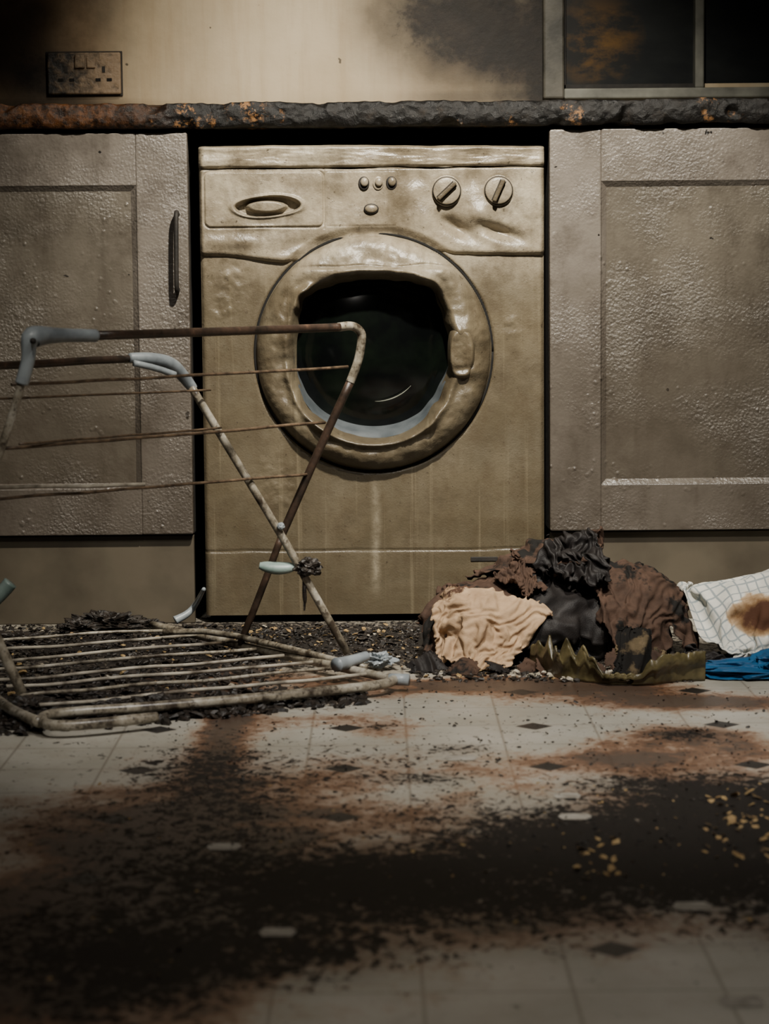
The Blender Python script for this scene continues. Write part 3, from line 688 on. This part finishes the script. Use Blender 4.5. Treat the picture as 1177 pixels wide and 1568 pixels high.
def sheet(name, c, a, b, rot, mat, parent, seed, amp=.02, fr=14, curve=.5, n_=80, aniso=.35, zmin=.003):
    Rm = Euler(rot).to_matrix(); v = []; f = []
    for j in range(n_):
        for i in range(n_):
            u = -1 + 2 * i / (n_ - 1); w = -1 + 2 * j / (n_ - 1)
            k_ = math.sqrt(max(1e-6, 1 - .35 * min(u * u, w * w)))
            ej = k_ * (1 + .30 * noise.noise(Vector((u * 1.8, w * 1.8, seed))) + .13 * noise.noise(Vector((u * 7, w * 7, seed + 4))))
            x = a * u * ej; y = b * w * ej
            q = Vector((x * fr, y * fr * aniso, seed * 2.1))
            h = amp * ridged(q, 2) * (1 + .3 * u) - curve * (x * x / a + y * y / b) * .5
            wv = noise.noise_vector(Vector((x * fr * .6, y * fr * .6, seed + 9))) * amp * .9
            p = Vector(c) + Rm @ Vector((x + wv.x, y + wv.y, h))
            if p.z < zmin: p.z = zmin + (p.z - zmin) * .02; p.z = max(p.z, .001)
            v.append(p)
    for j in range(n_ - 1):
        for i in range(n_ - 1): f.append((j * n_ + i, j * n_ + i + 1, (j + 1) * n_ + i + 1, (j + 1) * n_ + i))
    o = mesh(name, v, f, mat, parent); s = o.modifiers.new('thickness', 'SOLIDIFY'); s.thickness = .0018
    return o

pile = empty('burnt_clothes_pile'); tw = empty('striped_towel'); bc = empty('blue_cloth')
cores = []
cores.append(clothblob('core', (.285, -.33, .04), (.14, .12, .065), F_BK, pile, 1, 1.6, .3, 4))
cores.append(clothblob('core_top', (.275, -.32, .105), (.065, .06, .045), F_BK, pile, 2, 1.6, .4, 4))
cores.append(clothblob('core_right', (.395, -.34, .070), (.060, .07, .045), F_BK, pile, 3, 1.6, .4, 4))
cores.append(clothblob('core_left', (.15, -.39, .045), (.06, .075, .050), F_BK, pile, 4, 1.6, .3, 4))
tcore = clothblob('towel_core', (.655, -.38, .060), (.115, .08, .055), TOW, tw, 21, 1.4, .3, 4)
cores.append(tcore)
# cloth drop: real cloth simulation over the heap, then frozen to plain meshes
plane = mesh('tmp_ground', [(-.5, -1.2, 0), (1.4, -1.2, 0), (1.4, .3, 0), (-.5, .3, 0)], [(0, 1, 2, 3)], BLACK)
def collider(o, th=.002):
    md = o.modifiers.new('col', 'COLLISION'); o.collision.thickness_outer = th; o.collision.thickness_inner = .01; o.collision.cloth_friction = 40
    return md
colmods = [(o, collider(o)) for o in cores + [plane]]
T0 = time.time()
def drape(name, cx, cy, z0, w, d, rotz, mat, parent, seed, n_=64, frames=34, amp=.022, fr=13, torn=.25, fine=.35, an=1.0):
    nx_ = n_; ny_ = max(12, int(n_ * d / w)); v = []; f = []; uv = []
    cr, sr = math.cos(rotz), math.sin(rotz)
    for j in range(ny_):
        for i in range(nx_):
            u = -.5 + i / (nx_ - 1); t = -.5 + j / (ny_ - 1); x = u * w; y = t * d
            hh = amp * ridged(Vector((x * fr, y * fr * an, seed * 1.7)), 2) + fine * amp * noise.noise(Vector((x * 30, y * 30, seed)))
            wv_ = noise.noise_vector(Vector((x * fr, y * fr, seed + 5))) * amp * .5
            X_, Y_ = x + wv_.x, y + wv_.y
            v.append((cx + X_ * cr - Y_ * sr, cy + X_ * sr + Y_ * cr, z0 + hh)); uv.append((x, y))
    for j in range(ny_ - 1):
        for i in range(nx_ - 1):
            u = abs(2 * (i + .5) / (nx_ - 1) - 1); t = abs(2 * (j + .5) / (ny_ - 1) - 1)
            e = 1 - max(u, t)
            if e < torn * (.5 + .9 * noise.noise(Vector((i * .11, j * .11, seed))) + .5 * noise.noise(Vector((i * .35, j * .35, seed)))): continue
            f.append((j * nx_ + i, j * nx_ + i + 1, (j + 1) * nx_ + i + 1, (j + 1) * nx_ + i))
    used = sorted({q for ff in f for q in ff}); mp = {q: k for k, q in enumerate(used)}
    v = [v[q] for q in used]; uv = [uv[q] for q in used]; f = [tuple(mp[q] for q in ff) for ff in f]
    o = mesh(name, v, f, mat, parent)
    try:
        md = o.modifiers.new('Cloth', 'CLOTH'); s = md.settings
        s.quality = 5; s.mass = .25; s.tension_stiffness = 12; s.compression_stiffness = 8; s.shear_stiffness = 4; s.bending_stiffness = .02
        s.air_damping = 2.0; s.tension_damping = 8
        cs = md.collision_settings; cs.collision_quality = 2; cs.distance_min = .0025; cs.use_self_collision = True; cs.self_distance_min = .003
        md.point_cache.frame_start = 1; md.point_cache.frame_end = frames + 1
        sc.frame_set(1)
        for fr_ in range(2, frames + 1): sc.frame_set(fr_)
        dg = bpy.context.evaluated_depsgraph_get(); ev = o.evaluated_get(dg); me2 = ev.to_mesh()
        cos = [vv.co.copy() for vv in me2.vertices]; ev.to_mesh_clear()
        o.modifiers.remove(md)
        for vv, c_ in zip(o.data.vertices, cos): vv.co = Vector((c_.x, c_.y, max(c_.z, .0015)))
        o.data.update()
    except Exception as ex:
        print('cloth failed', ex)
    for nm, k in (('wu', 0), ('wv', 1)):
        at = o.data.attributes.new(nm, 'FLOAT', 'POINT'); at.data.foreach_set('value', [q[k] for q in uv])
    colmods.append((o, collider(o)))
    print('DRAPE', name, round(time.time() - T0, 1), max(vv.co.z for vv in o.data.vertices))
    return o
draped = []
draped.append(drape('black_coat', .29, -.38, .17, .46, .34, .1, F_BK, pile, 3, 62, 30))
draped.append(drape('brown_shirt_left', .120, -.41, .13, .24, .24, .4, F_BR, pile, 5, 44, 30))
draped.append(drape('beige_jumper', .170, -.465, .15, .22, .21, -.1, F_BE, pile, 7, 46, 32, fr=13, amp=.034, torn=.12, fine=.05, an=.3))
draped.append(drape('brown_jacket', .395, -.38, .17, .25, .28, .5, F_BR, pile, 9, 50, 32, amp=.030, fr=14, an=.5))
draped.append(drape('brown_trousers', .275, -.33, .22, .25, .22, -.4, F_BR, pile, 11, 50, 34, amp=.032, fr=16, an=.5))
draped.append(drape('black_rag', .32, -.41, .24, .18, .18, .9, F_BK, pile, 13, 40, 34, amp=.028, fr=16, torn=.4))
draped.append(drape('brown_rag', .225, -.44, .20, .12, .13, .3, F_BR, pile, 14, 34, 32, amp=.024, fr=20, torn=.4))
draped.append(drape('black_rag_right', .40, -.44, .21, .13, .13, -.5, F_BK, pile, 16, 34, 32, amp=.024, fr=20, torn=.4))
draped.append(drape('olive_rag', .43, -.49, .16, .14, .18, .2, F_OL, pile, 15, 36, 32, amp=.022, fr=18, torn=.3))
draped.append(drape('towel', .655, -.40, .15, .36, .31, .15, TOW, tw, 17, 56, 30, amp=.026, fr=11, torn=.02, an=.6))
for o, md in colmods: o.modifiers.remove(md)
bpy.data.objects.remove(plane)
sc.frame_set(1)
for o in draped:
    s = o.modifiers.new('smooth', 'SUBSURF'); s.levels = 1; s.render_levels = 1
    s = o.modifiers.new('thickness', 'SOLIDIFY'); s.thickness = .0016
for nm in ('wu', 'wv'):
    at = tcore.data.attributes.new(nm, 'FLOAT', 'POINT'); at.data.foreach_set('value', [.008] * len(tcore.data.vertices))
rr_ = random.Random(21)
for k in range(9):
    x = .08 + .38 * k / 8 + rr_.uniform(-.01, .01); s = rr_.uniform(.020, .034)
    sheet('rag_%d' % k, (x, rr_.uniform(-.57, -.51), .008), s, s * .8, (rr_.uniform(.5, 1.0), rr_.uniform(-.4, .4), rr_.uniform(-1, 1)), F_BR if rr_.random() < .4 else F_BK, pile, 40 + k, s * .45, .8 / s, .4, 46)
bk = empty('melted_laundry_basket')
PLB = simple('scorched_olive_plastic', (.03, .024, .010), (.16, .13, .058), 26, .32, .5)
def bwall(name, pts, hfun, mat, th=.003):
    pts = [Vector(p) for p in pts]; pp = []
    for a, b in zip(pts, pts[1:]): pp += [a.lerp(b, i / 60) for i in range(60)]
    v = []; f = []; nz = 12; n_ = len(pp)
    for i, p in enumerate(pp):
        H = hfun(i / (n_ - 1))
        for k in range(nz):
            t = k / (nz - 1); nn = noise.noise_vector(Vector((p.x * 24, p.y * 20, t * 1.8))) * .009
            rib = .004 if .55 < t < .72 else 0
            v.append((p.x + nn.x * t, p.y + nn.y - .012 * t - rib + (.006 if t > .9 else 0), .001 + H * t))
    for i in range(n_ - 1):
        for k in range(nz - 1): f.append((i * nz + k, (i + 1) * nz + k, (i + 1) * nz + k + 1, i * nz + k + 1))
    o = mesh(name, v, f, mat, bk); s = o.modifiers.new('t', 'SOLIDIFY'); s.thickness = th; return o
def spk(t, c, w, h): return h * max(0, 1 - abs(t - c) / w) ** .8
def spikes(t):
    return .038 + spk(t, .05, .03, .010) + spk(t, .13, .035, .022) + spk(t, .20, .02, .010) + spk(t, .29, .03, .024) + spk(t, .36, .025, .016) - .022 * sst(.40, .46, t) * sst(.74, .66, t) + .004 * noise.noise(Vector((t * 40, 0, 0))) + .006 * sst(.75, .8, t)
q = [G(812, 1026, 0), G(860, 1040, 0), G(935, 1050, 0), G(1000, 1050, 0), G(1080, 1042, 0)]
bwall('basket_wall', [(p.x, p.y, 0) for p in q], spikes, PLB)
sheet('olive_striped_rag', (.375, -.655, .040), .028, .050, (1.2, .5, .35), F_OL, pile, 18, .020, 26, .4)
clothblob('blue_fold', (.60, -.585, .006), (.11, .05, .014), F_BL, bc, 31, 1.8, .45, stretch=(.7, 1.5, 1))
clothblob('blue_fold_right', (.63, -.59, .012), (.055, .05, .022), F_BL, bc, 33, 2.0, .5, stretch=(1, 1.5, 1))

# ================================================================ LIGHTS
def spot(name, loc, tgt, e, size, col, rad=.1, blend=1):
    l = bpy.data.lights.new(name, 'SPOT'); l.energy = e; l.spot_size = math.radians(size); l.spot_blend = blend; l.color = col; l.shadow_soft_size = rad
    o = bpy.data.objects.new(name, l); o.location = loc; o.rotation_euler = (Vector(tgt) - Vector(loc)).to_track_quat('-Z', 'Y').to_euler(); link(o)
spot('key_spot_light', (.18, -1.20, 1.90), (.08, .05, .54), 335, 62, (1, .93, .80), .04)
spot('wall_spot_light', (-.10, -.4, 1.9), (-.12, .57, 1.05), 52, 50, (1, .90, .74), .1)
spot('floor_fill_light', (.6, -2.2, 2.2), (.32, -.80, 0), 260, 46, (1, .95, .88), .08)  # unseen fill added to brighten the middle of the floor
spot('airer_fill_light', (-.5, -2.4, 2.0), (-.42, -.6, .25), 50, 40, (1, .94, .84), .06)  # unseen weak fill from front left, added to lift the airer
spot('foreground_fill_light', (.6, -3.2, 2.2), (.28, -1.9, 0), 58, 60, (1, .94, .87), .2)  # unseen fill added to raise the near floor
w = bpy.data.worlds.new('world'); sc.world = w; w.use_nodes = True
w.node_tree.nodes['Background'].inputs[0].default_value = (.5, .48, .44, 1); w.node_tree.nodes['Background'].inputs[1].default_value = .08
